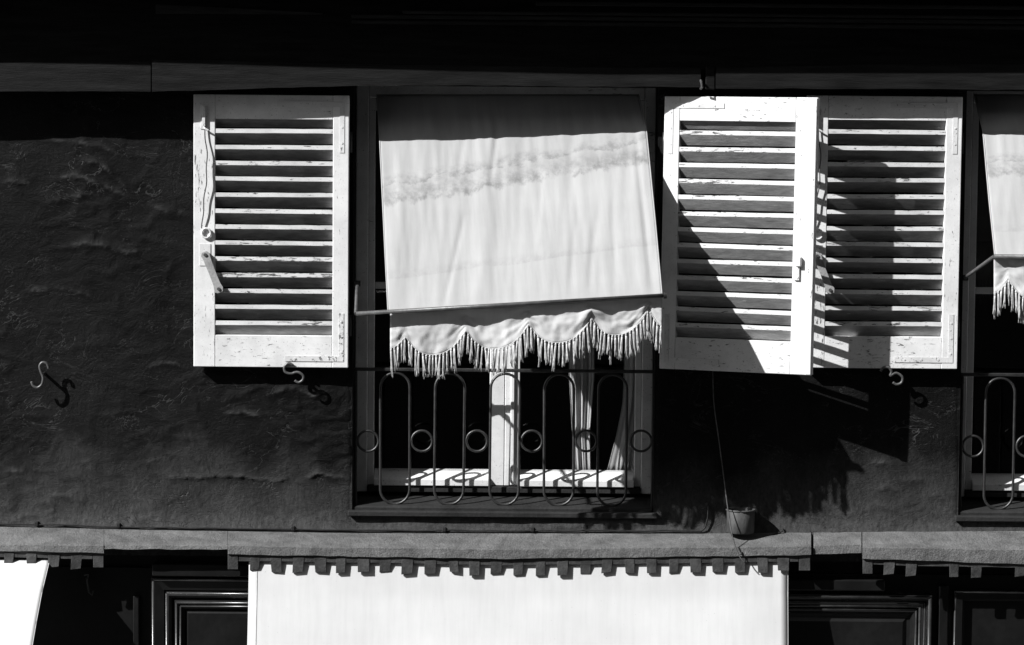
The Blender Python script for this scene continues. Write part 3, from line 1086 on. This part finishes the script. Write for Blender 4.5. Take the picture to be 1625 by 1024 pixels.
def window_awning(label, left, right, prof_y, prof_e, bar, valance, hinge, seed, skew):
    """left/right: edges of the canopy [(x px, y px)], prof: e px along v, bar: ((x,y),(x,y)) with e, valance: dict"""
    e_bar = prof_e[-1]
    bl, br = P(bar[0][0], bar[0][1], e_bar), P(bar[1][0], bar[1][1], e_bar)
    t = thing('window_awning', (bl + br) / 2, label, 'awning', 'fringed window awnings')
    NU, NV = 120, 84
    rows, uvs = [], []
    for i in range(NV + 1):
        v = i / NV
        e = float(np.interp(v, prof_y, prof_e))
        lx = np.interp(v, [p[2] for p in left], [p[0] for p in left]); ly = np.interp(v, [p[2] for p in left], [p[1] for p in left])
        rx = np.interp(v, [p[2] for p in right], [p[0] for p in right]); ry = np.interp(v, [p[2] for p in right], [p[1] for p in right])
        A, B = P(lx, ly, e - skew * math.exp(-((v - .2) / .22) ** 2)), P(rx, ry, e + .3 * skew * math.exp(-((v - .2) / .2) ** 2))
        row = []
        us = np.linspace(0, 1, NU + 1)
        fold = (fbm(us * 19 + v * 1.6, us * 0 + v * 1.3 + seed, 3, 61) - .5) * .017
        fold += (fbm(us * 46 - v * 2.0, us * 0 + v * 1.7, 2, 63) - .5) * .004
        # a few long slanting creases
        for (u0, u1, v0, v1, am, wd) in [(.30, .20, .55, 1.0, .006, .008), (.45, .40, .12, .45, .007, .009), (.33, .28, .12, .4, .004, .01), (.60, .56, .35, .7, .005, .008),
                                         (.955, .965, .1, 1, .008, .010), (.78, .73, .6, 1.0, .005, .012), (.85, .83, .5, 1, .004, .01), (.70, .66, .62, 1.0, .004, .01)]:
            if v0 <= v <= v1:
                f = (v - v0) / (v1 - v0)
                uc = u0 + (u1 - u0) * f
                fold -= am * np.exp(-((us - uc) / wd) ** 2) * math.sin(math.pi * min(max(f, .0), 1)) ** .5
        env = min(1, v * 7) * (1 - .5 * max(0, v - .9) * 10)
        sag = .016 * np.sin(np.pi * us) * math.sin(math.pi * v)
        for j in range(NU + 1):
            u = us[j]
            p = A.lerp(B, float(u))
            o = (float(fold[j]) * env - float(sag[j])) * .72
            row.append((p.x, p.y - o, p.z + o * .7))
            uvs.append((u, v))
        rows.append(row)
    cloth(rows, uvs, 'canopy', M['canvas'], t, .0018)
    for s in (0, NU):
        part('hem', MB().tube([Vector(rows[i][s]) for i in range(0, NV + 1, 2)], .0030, 6), M['canvas'], t, 0, True)
    part('front_bar', MB().tube([bl, br], .0095, 10), M['hook_iron'], t, 0, True)
    part('bar_cap', MB().tube([br, br + (br - bl).normalized() * .014], .015, 10), M['iron'], t)
    # arms back to the frame
    for q, (b, hx, hy) in enumerate(((bl, *hinge[0]), (br, *hinge[1]))):
        h = P(hx, hy, -8)
        arm = part('arm', MB().tube([Vector((b.x, b.y, b.z)), Vector((h.x, h.y, h.z))], .0085, 8), M['hook_iron'], t)
        part('arm_pivot', MB().tube([h + Vector((-.015, 0, 0)), h + Vector((.015, 0, 0))], .014, 8), M['iron'], arm)
    # valance behind the bar with a scalloped, fringed edge
    cusps, lows, ends = valance['cusps'], valance['lows'], valance['ends']
    xs_ = [ends[0][0]] ; ys_ = [ends[0][1]]
    N = 150
    x0, x1 = ends[0][0], ends[1][0]
    knots = sorted(cusps)
    def edge(x):
        # catenary-like arc between cusps
        pts = [ends[0]] + knots + [ends[1]]
        for a, b in zip(pts[:-1], pts[1:]):
            if a[0] <= x <= b[0]:
                f = (x - a[0]) / (b[0] - a[0])
                base = a[1] + (b[1] - a[1]) * f
                if a is pts[0]: return base + 16 * math.sin(f * math.pi) * .25
                if b is pts[-1]: return base + 6 * math.sin(f * math.pi)
                return base + 34 * (1 - abs(2 * f - 1) ** 2.3)
        return pts[-1][1]
    rows, uvs = [], []
    V = 22
    d0, d1 = valance['depth']
    def off(u, v):
        d = d0 + (d1 - d0) * u
        w = math.sin(u * 26 + seed) * 1.6 + math.sin(u * 11 + 1) * 2.4 + math.sin(u * 61 + v * 3) * .7
        w += 9 * (float(fbm(np.array(u * 16.0), np.array(v * 2.2 + seed), 3, 71)) - .5)
        w += 3.2 * (float(fbm(np.array(u * 44.0 + v * 3), np.array(v * 6.0 - u * 5), 3, 73)) - .5)
        return e_bar - d * min(1, .5 + v * 1.6) + w * min(1, v * 1.5 + .15)
    for i in range(V + 1):
        v = i / V
        row = []
        for j in range(N + 1):
            u = j / N
            x = x0 + (x1 - x0) * u
            yt = bar[0][1] + (bar[1][1] - bar[0][1]) * (x - bar[0][0]) / (bar[1][0] - bar[0][0]) + 2
            y = yt + (edge(x) - yt) * v
            p = P(x, y, off(u, v))
            row.append(tuple(p))
            uvs.append((u, v * .2))
        rows.append(row)
    val = cloth(rows, uvs, 'valance', M['valance'], t, .0016)
    part('edge_cord', MB().tube([Vector(p) for p in rows[-1]], .0032, 5), M['tassel'], val, 0, True)
    n = int((x1 - x0) / 5.6)
    for k in range(n + 1):
        u = (k + .3 + random.uniform(-.12, .12)) / (n + .6)
        x = x0 + (x1 - x0) * u
        p = P(x, edge(x) + 1.5, off(u, 1))
        s = link('tassel', TASSELS[random.randrange(7)], M['tassel'], val)
        s.location = p - t.location
        s.rotation_euler = (random.uniform(-.10, .10), random.uniform(-.09, .09), random.uniform(0, 6.28))
        z = random.uniform(.85, 1.1) * (1.15 if k in (0, 1) else 1)
        s.scale = (1, 1, z)
    return t


window_awning('sagging stained canvas awning with a scalloped fringe, let down over the whole window',
              [(598, 150, 0), (603, 230, .24), (611, 400, .72), (616, 497, 1)],
              [(1013, 150, 0), (1026, 208, .19), (1041, 360, .66), (1051, 470, 1)],
              [0, .12, .2, .36, .53, .70, .92, 1], [-44, -16, 2, 34, 85, 128, 180, 197],
              ((565, 498), (1053, 469)),
              dict(cusps=[(643.5, 534), (739, 524), (839, 514.5), (938.5, 505), (1030, 489)], lows=[], ends=[(619, 553), (1051, 518)], depth=(15, 8)),
              ((567, 450), (1036, 440)), 2, 12)
o2 = 963
window_awning('canvas awning with a scalloped fringe, propped up higher on its slanting arm',
              [(1546, 150, 0), (1560, 209, .24), (1570, 320, .66), (1579, 408, 1)],
              [(1980, 150, 0), (1996, 208, .19), (2040, 320, .66), (2066, 412, 1)],
              [0, .12, .24, .36, .53, .70, .92, 1], [-44, -16, 0, 40, 100, 152, 212, 232],
              ((1578, 407), (2070, 412)),
              dict(cusps=[(1600, 444), (1702, 447), (1804, 449), (1906, 451), (2008, 452)], lows=[], ends=[(1577, 466), (2062, 474)], depth=(10, 10)),
              ((1531, 441), (2001, 444)), 5, 0)


# ------------------------------------------------------------------ shutter hooks
def hook(pts, e, label, r=.0062):
    mid = pts[len(pts) // 2]
    b = P(mid[0], mid[1], 0)
    t = thing('shutter_hook', (b.x, 0, b.z), label, 'hook', 'iron shutter hooks')
    # smooth the sketch
    q = [P(x, y, e) for x, y in pts]
    sm = []
    for i in range(len(q) - 1):
        p0, p1, p2, p3 = q[max(i - 1, 0)], q[i], q[i + 1], q[min(i + 2, len(q) - 1)]
        for k in range(4):
            f = k / 4
            sm.append(.5 * ((2 * p1) + (p2 - p0) * f + (2 * p0 - 5 * p1 + 4 * p2 - p3) * f * f + (3 * p1 - p0 - 3 * p2 + p3) * f ** 3))
    sm.append(q[-1])
    part('scroll', MB().tube(sm, r, 8), M['hook_iron'], t, 0, True)
    c = sm[len(sm) // 2]
    part('pin', MB().tube([c, Vector((c.x, .01, c.z))], .0075, 8), M['iron'], t, 0, True)
    return t


Z = lambda pts: [(x / 2.8, 540 + y / 2.8) for x, y in pts]
hook(Z([(216, 128), (208, 104), (188, 99), (176, 116), (182, 142), (191, 166), (186, 196), (166, 211), (147, 202), (140, 184)]), 22,
     'S-shaped iron hook alone on the bare dark wall')
hook(Z([(1303, 112), (1282, 103), (1264, 118), (1267, 140), (1292, 149), (1322, 142), (1346, 156), (1346, 176), (1327, 188), (1310, 179)]), 24,
     'S-shaped iron hook under the shutter with the aslant lever')
Z2 = lambda pts: [(1005 + x / 2.306, 580 + y / 2.306) for x, y in pts]
hook(Z2([(905, 22), (915, 8), (935, 8), (945, 24), (940, 38), (962, 28), (984, 42), (982, 62), (964, 70), (950, 62)]), 24,
     'S-shaped iron hook under the shutter shaded by the swung one')
mbk = MB().tube([P(134, 913, 16), P(140, 912, 22), P(138, 922, 23), P(141, 940, 23), P(146, 945, 23), P(148, 938, 23)], .004, 6)
t = thing('wire_hook', P(140, 930, 8), 'small bent wire hook in the dark recess beside the bellying awning', 'hook')
part('wire', mbk, M['hook_iron'], t)
part('pin', MB().tube([P(136, 918, 4), P(140, 918, 24)], .004, 6), M['iron'], t)

# ------------------------------------------------------------------ cables, cords, pot on the ledge
pts = []
for x in np.arange(-300, 1120, 9.0):
    pts.append(P(x, float(ywall(x)) - 3 + wob(x, 30, 130) * 2.2, 9))
pts += [P(1119, 838, 9), P(1123, 822, 7), P(1124, 800, 6)]
t = thing('cable', P(560, 842, 9), 'thin black cable clipped along the foot of the wall above the ledge', 'cable')
part('wire', MB().tube(pts, .0038, 6), M['cable'], t, 0, True)
for x in (58, 188, 465, 705, 845):
    c = P(x, float(ywall(x)) - 4, 9)
    part('clip', MB().box(c.x - .008, c.x + .008, c.y - .007, c.y + .02, c.z - .008, c.z + .012), M['cable'], t, .002)


def cord(px, label, r, mat, name='cord'):
    q = [P(x, y, e) for x, y, e in px]
    sm = []
    for i in range(len(q) - 1):
        p0, p1, p2, p3 = q[max(i - 1, 0)], q[i], q[i + 1], q[min(i + 2, len(q) - 1)]
        for k in range(6):
            f = k / 6
            sm.append(.5 * ((2 * p1) + (p2 - p0) * f + (2 * p0 - 5 * p1 + 4 * p2 - p3) * f * f + (3 * p1 - p0 - 3 * p2 + p3) * f ** 3))
    sm.append(q[-1])
    o = link(name, MB().tube(sm, r, 6).mesh(name, q[-1], 0, True), mat)
    o.location = q[-1]
    return tag(o, label, 'cord')


cord([(1131, 585, 6), (1133, 640, 10), (1141, 700, 22), (1149, 760, 34), (1154, 800, 44), (1162, 850, 60), (1172, 880, 68), (1182, 893, 70)],
     'pale cord hanging down the wall past the tin pot', .0028, M['cord'])
cord([(1242, 838, 6), (1240, 844, 10), (1222, 850, 16), (1200, 857, 32), (1186, 868, 48), (1176, 880, 64)],
     'short dark cord lying over the ledge beside the tin pot', .0035, M['cable'])

c = P(1175, 846, 22)
t = thing('tin_pot', c, 'small rusty tin pot standing on the ledge against the wall', 'pot')
part('body', MB().lathe(c, [(0, .002), (.063, .002), (.066, .006), (.066, .05), (.068, .110), (.066, .113), (.062, .110), (.058, .02), (0, .018)]), M['tin'], t, 0, True)
part('rim', MB().tube([c + Vector((.0685 * math.cos(k * .2618), .0685 * math.sin(k * .2618), .112)) for k in range(24)], .0045, 6, True), M['tin'], t, 0, True)
part('soil', MB().lathe(c, [(.0595, .090), (.03, .098), (0, .100)]), M['stone'], t, 0, True)
